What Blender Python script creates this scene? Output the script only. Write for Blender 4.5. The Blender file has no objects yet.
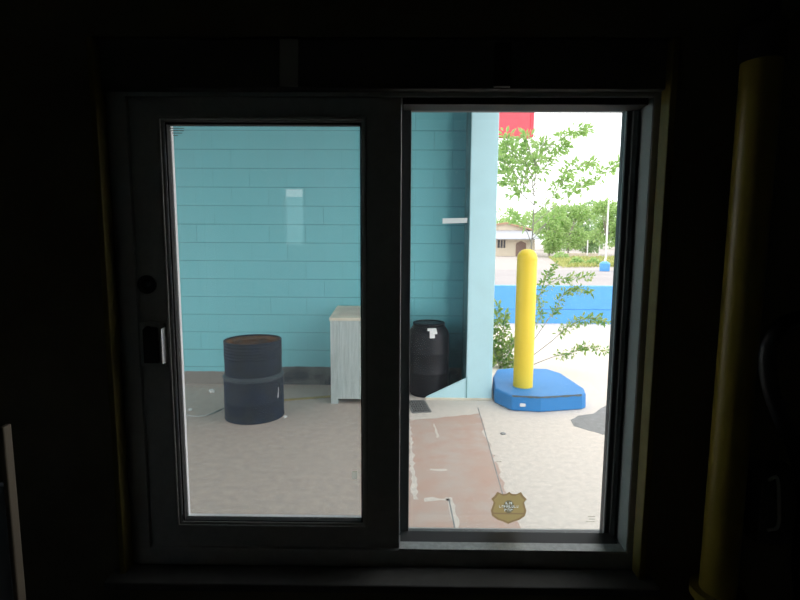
import bpy, bmesh, math, random
from mathutils import Vector, Matrix
PI = math.pi
C = bpy.context.scene.collection
sc = bpy.context.scene

# ------------------------------------------------------------------ camera, sky, exposure
F = 510.0
CAM = Vector((0, 0, 1.75))
PITCH = math.atan(60 / F)
YAW = math.radians(0.6)
ROLL = math.radians(0.3)
cam = bpy.data.cameras.new('camera')
cam.sensor_width = 36
cam.lens = F / 800 * 36
cam.clip_start = 0.02
cam.clip_end = 600
co = bpy.data.objects.new('camera', cam)
C.objects.link(co)
co.location = CAM
co.rotation_euler = (Matrix.Rotation(YAW, 3, 'Z') @ Matrix.Rotation(PI / 2 - PITCH, 3, 'X') @ Matrix.Rotation(ROLL, 3, 'Z')).to_euler()
sc.camera = co
RM = co.rotation_euler.to_matrix()

w = bpy.data.worlds.new('sky')
sc.world = w
w.use_nodes = True
bg = w.node_tree.nodes['Background']
bg.inputs['Color'].default_value = (0.97, 0.99, 1.0, 1)
bg.inputs['Strength'].default_value = 2.6
sc.view_settings.view_transform = 'Standard'
sc.view_settings.look = 'None'
sc.view_settings.exposure = 0
sc.view_settings.gamma = 1


def P(px, py, Y):
    """the point at depth plane y = Y seen at photo position px, py"""
    d = RM @ Vector(((px - 400) / F, -(py - 300) / F, -1))
    return CAM + d * (Y / d.y)


def G(px, py, z=0.0):
    """the point at height z seen at photo position px, py"""
    d = RM @ Vector(((px - 400) / F, -(py - 300) / F, -1))
    return CAM + d * ((z - CAM.z) / d.z)


def PX(px, Y, row=320):
    return P(px, row, Y).x


def PZ(py, Y, col=400):
    return P(col, py, Y).z


# ------------------------------------------------------------------ materials
def mat(name, col, rough=0.7, metal=0.0, noise=0.0, nscale=8.0, col2=None, bump=0.0, spec=0.5, detail=6, stretch=None):
    m = bpy.data.materials.new(name)
    m.use_nodes = True
    nt = m.node_tree
    b = nt.nodes['Principled BSDF']
    b.inputs['Base Color'].default_value = (*col, 1)
    b.inputs['Roughness'].default_value = rough
    b.inputs['Metallic'].default_value = metal
    b.inputs['Specular IOR Level'].default_value = spec
    if noise > 0 or bump > 0:
        tc = nt.nodes.new('ShaderNodeTexCoord')
        n = nt.nodes.new('ShaderNodeTexNoise')
        n.inputs['Scale'].default_value = nscale
        n.inputs['Detail'].default_value = detail
        n.inputs['Roughness'].default_value = 0.65
        src = tc.outputs['Object']
        if stretch:
            mp = nt.nodes.new('ShaderNodeMapping')
            mp.inputs['Scale'].default_value = stretch
            nt.links.new(src, mp.inputs['Vector'])
            src = mp.outputs['Vector']
        nt.links.new(src, n.inputs['Vector'])
        if noise > 0:
            r = nt.nodes.new('ShaderNodeValToRGB')
            c2 = col2 or tuple(max(0, c * (1 - noise)) for c in col)
            r.color_ramp.elements[0].position = 0.35
            r.color_ramp.elements[1].position = 0.65
            r.color_ramp.elements[0].color = (*c2, 1)
            r.color_ramp.elements[1].color = (*col, 1)
            nt.links.new(n.outputs['Fac'], r.inputs['Fac'])
            nt.links.new(r.outputs['Color'], b.inputs['Base Color'])
        if bump > 0:
            bp = nt.nodes.new('ShaderNodeBump')
            bp.inputs['Strength'].default_value = bump
            bp.inputs['Distance'].default_value = 0.01
            nt.links.new(n.outputs['Fac'], bp.inputs['Height'])
            nt.links.new(bp.outputs['Normal'], b.inputs['Normal'])
    return m


def glass_mat(name, veil, tint, refl=1.6, patch=0.0):
    m = bpy.data.materials.new(name)
    m.use_nodes = True
    nt = m.node_tree
    nt.nodes.remove(nt.nodes['Principled BSDF'])
    out = nt.nodes['Material Output']
    tr = nt.nodes.new('ShaderNodeBsdfTransparent')
    tr.inputs['Color'].default_value = (*tint, 1)
    tl = nt.nodes.new('ShaderNodeBsdfTranslucent')
    tl.inputs['Color'].default_value = (0.9, 0.93, 0.93, 1)
    mx = nt.nodes.new('ShaderNodeMixShader')
    tc = nt.nodes.new('ShaderNodeTexCoord')
    n = nt.nodes.new('ShaderNodeTexNoise')
    n.inputs['Scale'].default_value = 3.0
    n.inputs['Detail'].default_value = 3
    nt.links.new(tc.outputs['Object'], n.inputs['Vector'])
    mr = nt.nodes.new('ShaderNodeMapRange')
    mr.inputs['From Min'].default_value = 0.3
    mr.inputs['From Max'].default_value = 0.7
    mr.inputs['To Min'].default_value = veil * (1 - patch)
    mr.inputs['To Max'].default_value = veil * (1 + patch)
    nt.links.new(n.outputs['Fac'], mr.inputs['Value'])
    # specks of dirt on the glass
    v = nt.nodes.new('ShaderNodeTexVoronoi')
    v.inputs['Scale'].default_value = 55
    nt.links.new(tc.outputs['Object'], v.inputs['Vector'])
    sp = nt.nodes.new('ShaderNodeMapRange')
    sp.inputs['From Min'].default_value = 0.12
    sp.inputs['From Max'].default_value = 0.05
    sp.inputs['To Min'].default_value = 0
    sp.inputs['To Max'].default_value = 0.07
    nt.links.new(v.outputs['Distance'], sp.inputs['Value'])
    ad = nt.nodes.new('ShaderNodeMath')
    ad.operation = 'ADD'
    nt.links.new(mr.outputs['Result'], ad.inputs[0])
    nt.links.new(sp.outputs['Result'], ad.inputs[1])
    nt.links.new(ad.outputs[0], mx.inputs['Fac'])
    nt.links.new(tr.outputs[0], mx.inputs[1])
    nt.links.new(tl.outputs[0], mx.inputs[2])
    gl = nt.nodes.new('ShaderNodeBsdfGlossy')
    gl.inputs['Roughness'].default_value = 0.0
    fr = nt.nodes.new('ShaderNodeFresnel')
    fr.inputs['IOR'].default_value = 1.5
    mu = nt.nodes.new('ShaderNodeMath')
    mu.operation = 'MULTIPLY'
    mu.use_clamp = True
    mu.inputs[1].default_value = refl
    # a sheet of glass mirrors on entry only: inside the sheet the rays are not bent, so no total reflection
    ge = nt.nodes.new('ShaderNodeNewGeometry')
    inv = nt.nodes.new('ShaderNodeMath')
    inv.operation = 'SUBTRACT'
    inv.inputs[0].default_value = 1.0
    nt.links.new(ge.outputs['Backfacing'], inv.inputs[1])
    fm = nt.nodes.new('ShaderNodeMath')
    fm.operation = 'MULTIPLY'
    nt.links.new(fr.outputs[0], fm.inputs[0])
    nt.links.new(inv.outputs[0], fm.inputs[1])
    nt.links.new(fm.outputs[0], mu.inputs[0])
    m2 = nt.nodes.new('ShaderNodeMixShader')
    nt.links.new(mu.outputs[0], m2.inputs['Fac'])
    nt.links.new(mx.outputs[0], m2.inputs[1])
    nt.links.new(gl.outputs[0], m2.inputs[2])
    nt.links.new(m2.outputs[0], out.inputs['Surface'])
    return m


def film_mat(name, col, back=0.5):
    """thin sticker: lets part of the daylight behind it through"""
    m = bpy.data.materials.new(name)
    m.use_nodes = True
    nt = m.node_tree
    b = nt.nodes['Principled BSDF']
    b.inputs['Base Color'].default_value = (*col, 1)
    b.inputs['Roughness'].default_value = 0.6
    tl = nt.nodes.new('ShaderNodeBsdfTranslucent')
    tl.inputs['Color'].default_value = (*col, 1)
    mx = nt.nodes.new('ShaderNodeMixShader')
    mx.inputs['Fac'].default_value = back
    nt.links.new(b.outputs[0], mx.inputs[1])
    nt.links.new(tl.outputs[0], mx.inputs[2])
    nt.links.new(mx.outputs[0], nt.nodes['Material Output'].inputs['Surface'])
    return m


def block_mat():
    m = bpy.data.materials.new('painted_block')
    m.use_nodes = True
    nt = m.node_tree
    b = nt.nodes['Principled BSDF']
    b.inputs['Roughness'].default_value = 0.75
    b.inputs['Specular IOR Level'].default_value = 0.15
    tc = nt.nodes.new('ShaderNodeTexCoord')
    sep = nt.nodes.new('ShaderNodeSeparateXYZ')
    nt.links.new(tc.outputs['Object'], sep.inputs[0])
    cmb = nt.nodes.new('ShaderNodeCombineXYZ')
    ax = nt.nodes.new('ShaderNodeMath')
    ax.operation = 'ADD'
    ax.inputs[1].default_value = 20.0 + 0.13
    nt.links.new(sep.outputs['X'], ax.inputs[0])
    az = nt.nodes.new('ShaderNodeMath')
    az.operation = 'ADD'
    az.inputs[1].default_value = -0.005
    nt.links.new(sep.outputs['Z'], az.inputs[0])
    nt.links.new(ax.outputs[0], cmb.inputs['X'])
    nt.links.new(az.outputs[0], cmb.inputs['Y'])
    br = nt.nodes.new('ShaderNodeTexBrick')
    br.inputs['Scale'].default_value = 1.0
    br.inputs['Brick Width'].default_value = 0.426
    br.inputs['Row Height'].default_value = 0.213
    br.inputs['Mortar Size'].default_value = 0.005
    br.inputs['Mortar Smooth'].default_value = 0.4
    br.inputs['Color1'].default_value = (0.232, 0.62, 0.69, 1)
    br.inputs['Color2'].default_value = (0.225, 0.60, 0.665, 1)
    br.inputs['Mortar'].default_value = (0.163, 0.45, 0.51, 1)
    nt.links.new(cmb.outputs[0], br.inputs['Vector'])
    # worn, bare lowest course
    n = nt.nodes.new('ShaderNodeTexNoise')
    n.inputs['Scale'].default_value = 5
    n.inputs['Detail'].default_value = 8
    nt.links.new(tc.outputs['Object'], n.inputs['Vector'])
    r = nt.nodes.new('ShaderNodeValToRGB')
    r.color_ramp.elements[0].color = (0.05, 0.065, 0.08, 1)
    r.color_ramp.elements[0].position = 0.38
    r.color_ramp.elements[1].color = (0.20, 0.22, 0.22, 1)
    r.color_ramp.elements[1].position = 0.66
    nt.links.new(n.outputs['Fac'], r.inputs['Fac'])
    xr = nt.nodes.new('ShaderNodeMapRange')
    xr.inputs['From Min'].default_value = -1.75
    xr.inputs['From Max'].default_value = -1.45
    nt.links.new(sep.outputs['X'], xr.inputs['Value'])
    mxb = nt.nodes.new('ShaderNodeMix')
    mxb.data_type = 'RGBA'
    mxb.inputs['A'].default_value = (0.27, 0.26, 0.24, 1)
    nt.links.new(xr.outputs['Result'], mxb.inputs['Factor'])
    nt.links.new(r.outputs['Color'], mxb.inputs['B'])
    xz = nt.nodes.new('ShaderNodeMath')
    xz.operation = 'MULTIPLY_ADD'
    xz.inputs[1].default_value = -0.07
    nt.links.new(xr.outputs['Result'], xz.inputs[0])
    nt.links.new(sep.outputs['Z'], xz.inputs[2])
    sub = nt.nodes.new('ShaderNodeMath')
    sub.operation = 'MULTIPLY_ADD'
    sub.inputs[1].default_value = 0.05
    nt.links.new(n.outputs['Fac'], sub.inputs[0])
    nt.links.new(xz.outputs[0], sub.inputs[2])
    mr = nt.nodes.new('ShaderNodeMapRange')
    mr.inputs['From Min'].default_value = 0.178
    mr.inputs['From Max'].default_value = 0.192
    nt.links.new(sub.outputs[0], mr.inputs['Value'])
    # a few pale scuffs on the paint
    n2 = nt.nodes.new('ShaderNodeTexNoise')
    n2.inputs['Scale'].default_value = 1.3
    n2.inputs['Detail'].default_value = 5
    nt.links.new(tc.outputs['Object'], n2.inputs['Vector'])
    mr2 = nt.nodes.new('ShaderNodeMapRange')
    mr2.inputs['From Min'].default_value = 0.45
    mr2.inputs['From Max'].default_value = 0.8
    mr2.inputs['To Max'].default_value = 0.25
    nt.links.new(n2.outputs['Fac'], mr2.inputs['Value'])
    mxs = nt.nodes.new('ShaderNodeMix')
    mxs.data_type = 'RGBA'
    mxs.inputs['B'].default_value = (0.26, 0.60, 0.72, 1)
    nt.links.new(mr2.outputs['Result'], mxs.inputs['Factor'])
    # most upright joints are filled with paint; the bed joints stay as thin lines
    nj = nt.nodes.new('ShaderNodeTexNoise')
    nj.inputs['Scale'].default_value = 2.2
    nj.inputs['Detail'].default_value = 2
    nt.links.new(tc.outputs['Object'], nj.inputs['Vector'])
    mj = nt.nodes.new('ShaderNodeMapRange')
    mj.inputs['From Min'].default_value = 0.48
    mj.inputs['From Max'].default_value = 0.62
    mj.inputs['To Min'].default_value = 0.4
    mj.inputs['To Max'].default_value = 1.0
    nt.links.new(nj.outputs['Fac'], mj.inputs['Value'])
    mxj = nt.nodes.new('ShaderNodeMix')
    mxj.data_type = 'RGBA'
    mxj.inputs['A'].default_value = (0.229, 0.61, 0.678, 1)
    nt.links.new(mj.outputs['Result'], mxj.inputs['Factor'])
    nt.links.new(br.outputs['Color'], mxj.inputs['B'])
    fz = nt.nodes.new('ShaderNodeMath')
    fz.operation = 'PINGPONG'
    fz.inputs[1].default_value = 0.213 / 2
    nt.links.new(az.outputs[0], fz.inputs[0])
    lz_ = nt.nodes.new('ShaderNodeMapRange')
    lz_.inputs['From Min'].default_value = 0.002
    lz_.inputs['From Max'].default_value = 0.006
    lz_.inputs['To Min'].default_value = 0.72
    lz_.inputs['To Max'].default_value = 1.0
    nt.links.new(fz.outputs[0], lz_.inputs['Value'])
    vm = nt.nodes.new('ShaderNodeVectorMath')
    vm.operation = 'SCALE'
    nt.links.new(mxj.outputs['Result'], vm.inputs[0])
    nt.links.new(lz_.outputs['Result'], vm.inputs['Scale'])
    nt.links.new(vm.outputs[0], mxs.inputs['A'])
    # end bay by the column: corner shade painted into the colour, deepest low down
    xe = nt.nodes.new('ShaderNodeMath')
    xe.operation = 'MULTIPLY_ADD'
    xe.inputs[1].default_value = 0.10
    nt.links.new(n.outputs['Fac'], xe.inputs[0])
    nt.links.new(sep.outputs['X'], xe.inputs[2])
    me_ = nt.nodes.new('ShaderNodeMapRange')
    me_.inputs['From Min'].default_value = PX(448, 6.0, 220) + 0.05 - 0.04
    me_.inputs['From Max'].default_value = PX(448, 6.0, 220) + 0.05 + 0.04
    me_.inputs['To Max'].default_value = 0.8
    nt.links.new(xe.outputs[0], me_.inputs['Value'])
    shaded = nt.nodes.new('ShaderNodeVectorMath')
    shaded.operation = 'MULTIPLY'
    shaded.inputs[1].default_value = (0.50, 0.56, 0.62)
    nt.links.new(mxs.outputs['Result'], shaded.inputs[0])
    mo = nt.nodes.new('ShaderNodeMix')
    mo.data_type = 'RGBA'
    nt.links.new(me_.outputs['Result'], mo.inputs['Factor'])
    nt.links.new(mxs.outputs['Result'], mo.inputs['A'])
    nt.links.new(shaded.outputs[0], mo.inputs['B'])
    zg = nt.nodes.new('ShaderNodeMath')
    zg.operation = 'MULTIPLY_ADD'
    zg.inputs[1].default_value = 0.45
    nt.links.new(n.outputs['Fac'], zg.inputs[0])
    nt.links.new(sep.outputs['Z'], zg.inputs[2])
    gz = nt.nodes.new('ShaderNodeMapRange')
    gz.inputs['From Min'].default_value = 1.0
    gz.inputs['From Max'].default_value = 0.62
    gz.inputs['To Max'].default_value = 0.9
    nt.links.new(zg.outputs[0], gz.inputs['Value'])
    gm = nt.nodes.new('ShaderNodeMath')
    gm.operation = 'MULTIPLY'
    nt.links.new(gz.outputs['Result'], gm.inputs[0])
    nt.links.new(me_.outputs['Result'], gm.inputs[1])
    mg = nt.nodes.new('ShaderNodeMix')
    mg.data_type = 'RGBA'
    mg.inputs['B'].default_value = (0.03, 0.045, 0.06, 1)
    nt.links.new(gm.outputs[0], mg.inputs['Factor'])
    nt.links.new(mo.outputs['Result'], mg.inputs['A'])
    mx = nt.nodes.new('ShaderNodeMix')
    mx.data_type = 'RGBA'
    nt.links.new(mr.outputs['Result'], mx.inputs['Factor'])
    nt.links.new(mxb.outputs['Result'], mx.inputs['A'])
    nt.links.new(mg.outputs['Result'], mx.inputs['B'])
    nt.links.new(mx.outputs['Result'], b.inputs['Base Color'])
    bp = nt.nodes.new('ShaderNodeBump')
    bp.inputs['Strength'].default_value = 0.2
    bp.inputs['Distance'].default_value = 0.006
    bp.invert = True
    nt.links.new(br.outputs['Fac'], bp.inputs['Height'])
    nt.links.new(bp.outputs['Normal'], b.inputs['Normal'])
    return m


def leaf_mat(name, col, col2):
    m = bpy.data.materials.new(name)
    m.use_nodes = True
    nt = m.node_tree
    b = nt.nodes['Principled BSDF']
    b.inputs['Roughness'].default_value = 0.5
    g = nt.nodes.new('ShaderNodeNewGeometry')
    r = nt.nodes.new('ShaderNodeValToRGB')
    r.color_ramp.elements[0].color = (*col, 1)
    r.color_ramp.elements[1].color = (*col2, 1)
    nt.links.new(g.outputs['Random Per Island'], r.inputs['Fac'])
    nt.links.new(r.outputs['Color'], b.inputs['Base Color'])
    tl = nt.nodes.new('ShaderNodeBsdfTranslucent')
    nt.links.new(r.outputs['Color'], tl.inputs['Color'])
    mx = nt.nodes.new('ShaderNodeMixShader')
    mx.inputs['Fac'].default_value = 0.5
    nt.links.new(b.outputs[0], mx.inputs[1])
    nt.links.new(tl.outputs[0], mx.inputs[2])
    nt.links.new(mx.outputs[0], nt.nodes['Material Output'].inputs['Surface'])
    return m


M = {}
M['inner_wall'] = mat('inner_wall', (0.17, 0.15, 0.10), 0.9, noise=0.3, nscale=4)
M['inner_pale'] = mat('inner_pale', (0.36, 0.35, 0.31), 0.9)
M['inner_floor'] = mat('inner_floor', (0.26, 0.25, 0.22), 0.8, noise=0.3)
M['alu'] = mat('dark_aluminium', (0.52, 0.53, 0.52), 0.5, 0.25, noise=0.12, nscale=30, spec=0.4)
M['chrome'] = mat('chrome', (0.85, 0.87, 0.88), 0.32, 1.0)
M['alu_black'] = mat('black_anodised', (0.10, 0.105, 0.11), 0.45, 0.2, spec=0.4)
M['alu_bright'] = mat('bright_aluminium', (0.52, 0.56, 0.56), 0.45, 0.1, noise=0.25, nscale=60)
M['jamb'] = mat('jamb_liner', (0.34, 0.40, 0.40), 0.6, noise=0.1, nscale=12)
M['gasket'] = mat('gasket_rubber', (0.02, 0.02, 0.02), 0.8)
M['ext_white'] = mat('white_jamb_paint', (0.82, 0.82, 0.84), 0.5)
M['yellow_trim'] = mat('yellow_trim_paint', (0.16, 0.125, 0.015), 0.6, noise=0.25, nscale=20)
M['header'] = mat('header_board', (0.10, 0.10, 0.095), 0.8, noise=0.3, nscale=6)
M['black'] = mat('black_plastic_matte', (0.015, 0.015, 0.016), 0.5)
M['yellow_pipe'] = mat('yellow_pipe_paint', (0.30, 0.24, 0.03), 0.4, noise=0.2, nscale=10)
M['facade'] = mat('facade', (0.40, 0.66, 0.70), 0.8)
M['canopy'] = mat('canopy_soffit', (0.11, 0.13, 0.14), 0.8)
M['post'] = mat('cyan_post_paint', (0.58, 0.86, 0.94), 0.6, noise=0.06, nscale=5, spec=0.2)
M['return'] = mat('shaded_return', (0.10, 0.25, 0.29), 0.8, noise=0.4, nscale=5)  # teal darkened to carry the shade of the corner
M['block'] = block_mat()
M['glass_l'] = glass_mat('hazy_glass', 0.022, (0.96, 0.955, 0.95), 2.8, 0.35)
M['glass_r'] = glass_mat('clear_glass', 0.007, (0.98, 0.975, 0.97), 1.6, 0.5)
M['concrete'] = mat('pale_concrete', (0.77, 0.69, 0.62), 0.9, noise=0.12, nscale=22, bump=0.2, col2=(0.65, 0.585, 0.53), spec=0.1, detail=10)
M['bay_floor'] = mat('bay_floor', (0.58, 0.485, 0.42), 0.9, noise=0.2, nscale=16, bump=0.3, col2=(0.47, 0.405, 0.365), spec=0.1, detail=12)
M['pale_ground'] = mat('pale_lot', (0.50, 0.45, 0.425), 0.9, noise=0.1, nscale=0.6, spec=0.1)
M['asphalt'] = mat('road_grey', (0.43, 0.40, 0.40), 0.9, noise=0.1, nscale=0.5, spec=0.1)
M['patch'] = mat('grey_patch', (0.33, 0.33, 0.33), 0.95, noise=0.25, nscale=18, bump=0.3, spec=0.1)
M['pink'] = mat('pink_slab', (0.56, 0.385, 0.315), 0.9, noise=0.25, nscale=4, col2=(0.56, 0.46, 0.41), bump=0.15, spec=0.1)
M['blue'] = mat('blue_paint', (0.12, 0.40, 0.84), 0.5, noise=0.1, nscale=4, spec=0.3)
M['pad'] = mat('blue_pad_paint', (0.035, 0.22, 0.56), 0.5, noise=0.35, nscale=4, col2=(0.05, 0.26, 0.62), spec=0.3)
M['pad_edge'] = mat('worn_pad_edge', (0.05, 0.27, 0.66), 0.7, noise=0.5, nscale=11, col2=(0.04, 0.2, 0.52))
M['chip'] = mat('bare_chip', (0.13, 0.16, 0.17), 0.9, noise=0.4, nscale=40)
M['white'] = mat('white_paint', (0.82, 0.82, 0.82), 0.5)
M['bollard'] = mat('yellow_bollard', (0.95, 0.69, 0.06), 0.4, noise=0.06, nscale=3, spec=0.4)
M['drum'] = mat('navy_drum', (0.007, 0.018, 0.046), 0.55, noise=0.5, nscale=6, col2=(0.017, 0.024, 0.032), spec=0.12)
M['drum_band'] = mat('worn_drum_band', (0.05, 0.075, 0.09), 0.6, noise=0.5, nscale=25, col2=(0.03, 0.045, 0.06))
M['rust'] = mat('rust', (0.22, 0.10, 0.04), 0.9, noise=0.6, nscale=8, col2=(0.05, 0.04, 0.035))
M['blackdrum'] = mat('black_barrel', (0.009, 0.010, 0.016), 0.45, noise=0.2, nscale=8, spec=0.3)
M['wood_white'] = mat('whitewashed_wood', (0.62, 0.69, 0.69), 0.8, noise=0.22, nscale=9, stretch=(6, 6, 0.35), col2=(0.44, 0.51, 0.51), spec=0.15)
M['wood_top'] = mat('pale_top', (0.86, 0.78, 0.64), 0.7, noise=0.2, nscale=5)
M['wood_tray'] = mat('tray_stain', (0.76, 0.66, 0.56), 0.8, noise=0.12, nscale=9)
M['iron'] = mat('grate_iron', (0.24, 0.24, 0.24), 0.6, 0.3)
M['pit'] = mat('pit', (0.02, 0.02, 0.02), 0.9)
M['yellow_wood'] = mat('yellow_wood', (0.55, 0.42, 0.18), 0.8, noise=0.3, nscale=9)
M['cable'] = mat('pale_cable', (0.50, 0.52, 0.53), 0.6)
M['bark'] = mat('bark', (0.40, 0.36, 0.31), 0.9, noise=0.3, nscale=20)
M['leaf_near'] = leaf_mat('leaf_near', (0.30, 0.50, 0.14), (0.46, 0.64, 0.24))
M['leaf_low'] = leaf_mat('leaf_low', (0.13, 0.32, 0.08), (0.42, 0.50, 0.15))
M['leaf_far'] = leaf_mat('leaf_far', (0.34, 0.52, 0.18), (0.52, 0.68, 0.30))
M['leaf_far_deep'] = leaf_mat('leaf_far_deep', (0.28, 0.45, 0.20), (0.42, 0.58, 0.30))
M['grass'] = leaf_mat('grass', (0.36, 0.42, 0.12), (0.55, 0.55, 0.22))
M['red'] = mat('red_fascia', (0.74, 0.08, 0.11), 0.5, noise=0.08, nscale=2)
M['red_deep'] = mat('red_trim', (0.66, 0.05, 0.08), 0.5)
M['house'] = mat('house_wall', (0.78, 0.69, 0.56), 0.9, noise=0.1, nscale=1)
M['house_roof'] = mat('grey_metal_roof', (0.46, 0.48, 0.54), 0.5)
M['house_tile'] = mat('brown_roof', (0.50, 0.30, 0.20), 0.8)
M['house_door'] = mat('brown_door', (0.27, 0.18, 0.15), 0.7)
M['house_dark'] = mat('dark_window', (0.05, 0.05, 0.06), 0.3)
M['house_trim'] = mat('cream_trim', (0.75, 0.65, 0.52), 0.8)
M['gold'] = film_mat('gold_film', (0.54, 0.41, 0.19), 0.9)
M['gold_band'] = film_mat('dark_gold_film', (0.42, 0.29, 0.16), 0.9)
M['gold_dark'] = film_mat('worn_gold_film', (0.27, 0.24, 0.15), 0.9)
M['film_white'] = film_mat('white_film', (0.92, 0.97, 0.98), 0.92)
M['film_dark'] = film_mat('dark_film', (0.10, 0.12, 0.10), 0.4)
M['board_blue'] = mat('pale_blue_board', (0.17, 0.21, 0.24), 0.6)
M['board_edge'] = mat('tan_edge', (0.15, 0.12, 0.08), 0.7)


# ------------------------------------------------------------------ mesh helpers
def obj(name, bm, m, parent=None, smooth=False, bevel=0.0, bsegs=2):
    me = bpy.data.meshes.new(name)
    bmesh.ops.recalc_face_normals(bm, faces=bm.faces[:])
    bm.to_mesh(me)
    bm.free()
    if smooth:
        for p in me.polygons:
            p.use_smooth = True
        try:
            me.set_sharp_from_angle(angle=math.radians(35))
        except Exception:
            pass
    o = bpy.data.objects.new(name, me)
    C.objects.link(o)
    for mm in (m if isinstance(m, (list, tuple)) else [m]):
        me.materials.append(M[mm])
    if bevel > 0:
        mod = o.modifiers.new('bevel', 'BEVEL')
        mod.width = bevel
        mod.segments = bsegs
        mod.limit_method = 'ANGLE'
    if parent:
        o.parent = parent
        o.matrix_parent_inverse = parent.matrix_basis.inverted()
    return o


def empty(name, loc):
    o = bpy.data.objects.new(name, None)
    o.location = loc
    C.objects.link(o)
    return o


def tag(o, label, cat, group=None, kind=None):
    if label:
        o['label'] = label
        o['category'] = cat
    if group:
        o['group'] = group
    if kind:
        o['kind'] = kind
    return o


def struct(o):
    o['kind'] = 'structure'
    return o


def box(bm, x0, x1, y0, y1, z0, z1):
    vs = [bm.verts.new((x, y, z)) for x in (x0, x1) for y in (y0, y1) for z in (z0, z1)]
    for f in ((0, 1, 3, 2), (4, 6, 7, 5), (0, 4, 5, 1), (2, 3, 7, 6), (0, 2, 6, 4), (1, 5, 7, 3)):
        bm.faces.new([vs[i] for i in f])
    return bm


def bx(*a):
    return box(bmesh.new(), *a)


def prism(pts, axis, a, b, bm=None):
    """outline pts extruded along an axis from a to b; pts are (u, v) in the other two axes"""
    bm = bm or bmesh.new()

    def mk(u, v, t):
        return {'x': (t, u, v), 'y': (u, t, v), 'z': (u, v, t)}[axis]
    A = [bm.verts.new(mk(u, v, a)) for u, v in pts]
    B = [bm.verts.new(mk(u, v, b)) for u, v in pts]
    n = len(pts)
    bm.faces.new(A)
    bm.faces.new(B[::-1])
    for i in range(n):
        bm.faces.new((A[i], A[(i + 1) % n], B[(i + 1) % n], B[i]))
    return bm


def sheet(bm, x0, x1, y, z0, z1):
    bm.faces.new([bm.verts.new(v) for v in ((x0, y, z0), (x1, y, z0), (x1, y, z1), (x0, y, z1))])
    return bm


def lathe(prof, n=40, c=(0, 0, 0), bm=None, closed=False):
    bm = bm or bmesh.new()
    rings = []
    for r, z in prof:
        if r < 1e-6:
            rings.append([bm.verts.new((c[0], c[1], c[2] + z))])
        else:
            rings.append([bm.verts.new((c[0] + r * math.cos(2 * PI * i / n), c[1] + r * math.sin(2 * PI * i / n), c[2] + z)) for i in range(n)])
    pairs = list(zip(rings, rings[1:]))
    if closed:
        pairs.append((rings[-1], rings[0]))
    for A, B in pairs:
        for i in range(n):
            j = (i + 1) % n
            if len(A) == 1 and len(B) == 1:
                continue
            if len(A) == 1:
                bm.faces.new((A[0], B[i], B[j]))
            elif len(B) == 1:
                bm.faces.new((A[i], A[j], B[0]))
            else:
                bm.faces.new((A[i], A[j], B[j], B[i]))
    return bm


def tube(pts, r, n=8, bm=None, r1=None):
    bm = bm or bmesh.new()
    pts = [Vector(p) for p in pts]
    rings = []
    up = Vector((0.31, 0.57, 0.76))
    for k, p in enumerate(pts):
        t = (pts[min(k + 1, len(pts) - 1)] - pts[max(k - 1, 0)]).normalized()
        a = t.cross(up).normalized()
        b = t.cross(a).normalized()
        rr = r if r1 is None else r + (r1 - r) * k / (len(pts) - 1)
        rings.append([bm.verts.new(p + (a * math.cos(2 * PI * i / n) + b * math.sin(2 * PI * i / n)) * rr) for i in range(n)])
    for A, B in zip(rings, rings[1:]):
        for i in range(n):
            bm.faces.new((A[i], A[(i + 1) % n], B[(i + 1) % n], B[i]))
    bm.faces.new(rings[0][::-1])
    bm.faces.new(rings[-1])
    return bm


def spline(pts, k=6):
    """Catmull-Rom through the points"""
    pts = [Vector(p) for p in pts]
    q = [pts[0] * 2 - pts[1]] + pts + [pts[-1] * 2 - pts[-2]]
    out = []
    for i in range(1, len(q) - 2):
        for s in range(k):
            t = s / k
            a, b, c, d = q[i - 1], q[i], q[i + 1], q[i + 2]
            out.append(0.5 * ((2 * b) + (c - a) * t + (2 * a - 5 * b + 4 * c - d) * t * t + (3 * b - a - 3 * c + d) * t ** 3))
    out.append(pts[-1])
    return out


# ------------------------------------------------------------------ the room (dark inside)
WI, WO = 1.25, 1.45                       # window wall: inner and outer face
FZ = 0.22                                 # inside floor
RX0, RX1, RB, CZ = -2.1, 2.0, -2.7, 3.0   # room box
OX0, OX1 = PX(106, WI), PX(661, WI)
OZ0, OZ1 = PZ(580, WI), PZ(37, WI)
bm = bmesh.new()
box(bm, RX0 - 0.2, OX0, WI, WO, -0.05, 3.45)
box(bm, OX1, RX1 + 0.2, WI, WO, -0.05, 3.45)
box(bm, OX0, OX1, WI, WO, -0.05, OZ0)
box(bm, OX0, OX1, WI, WO, OZ1, 3.45)
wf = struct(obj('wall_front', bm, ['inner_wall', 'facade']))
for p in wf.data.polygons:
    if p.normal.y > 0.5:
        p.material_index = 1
struct(obj('floor', bx(RX0, RX1, RB, WI, FZ - 0.2, FZ), 'inner_floor'))
struct(obj('ceiling', bx(RX0 - .2, RX1 + .2, RB - .2, WI, CZ, CZ + 0.15), 'inner_pale'))
struct(obj('wall_left', bx(RX0 - 0.2, RX0, RB - .2, WI, FZ - 0.2, CZ), 'inner_pale'))
struct(obj('wall_right', bx(RX1, RX1 + 0.2, RB - .2, WI, FZ - 0.2, CZ), 'inner_pale'))

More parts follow.
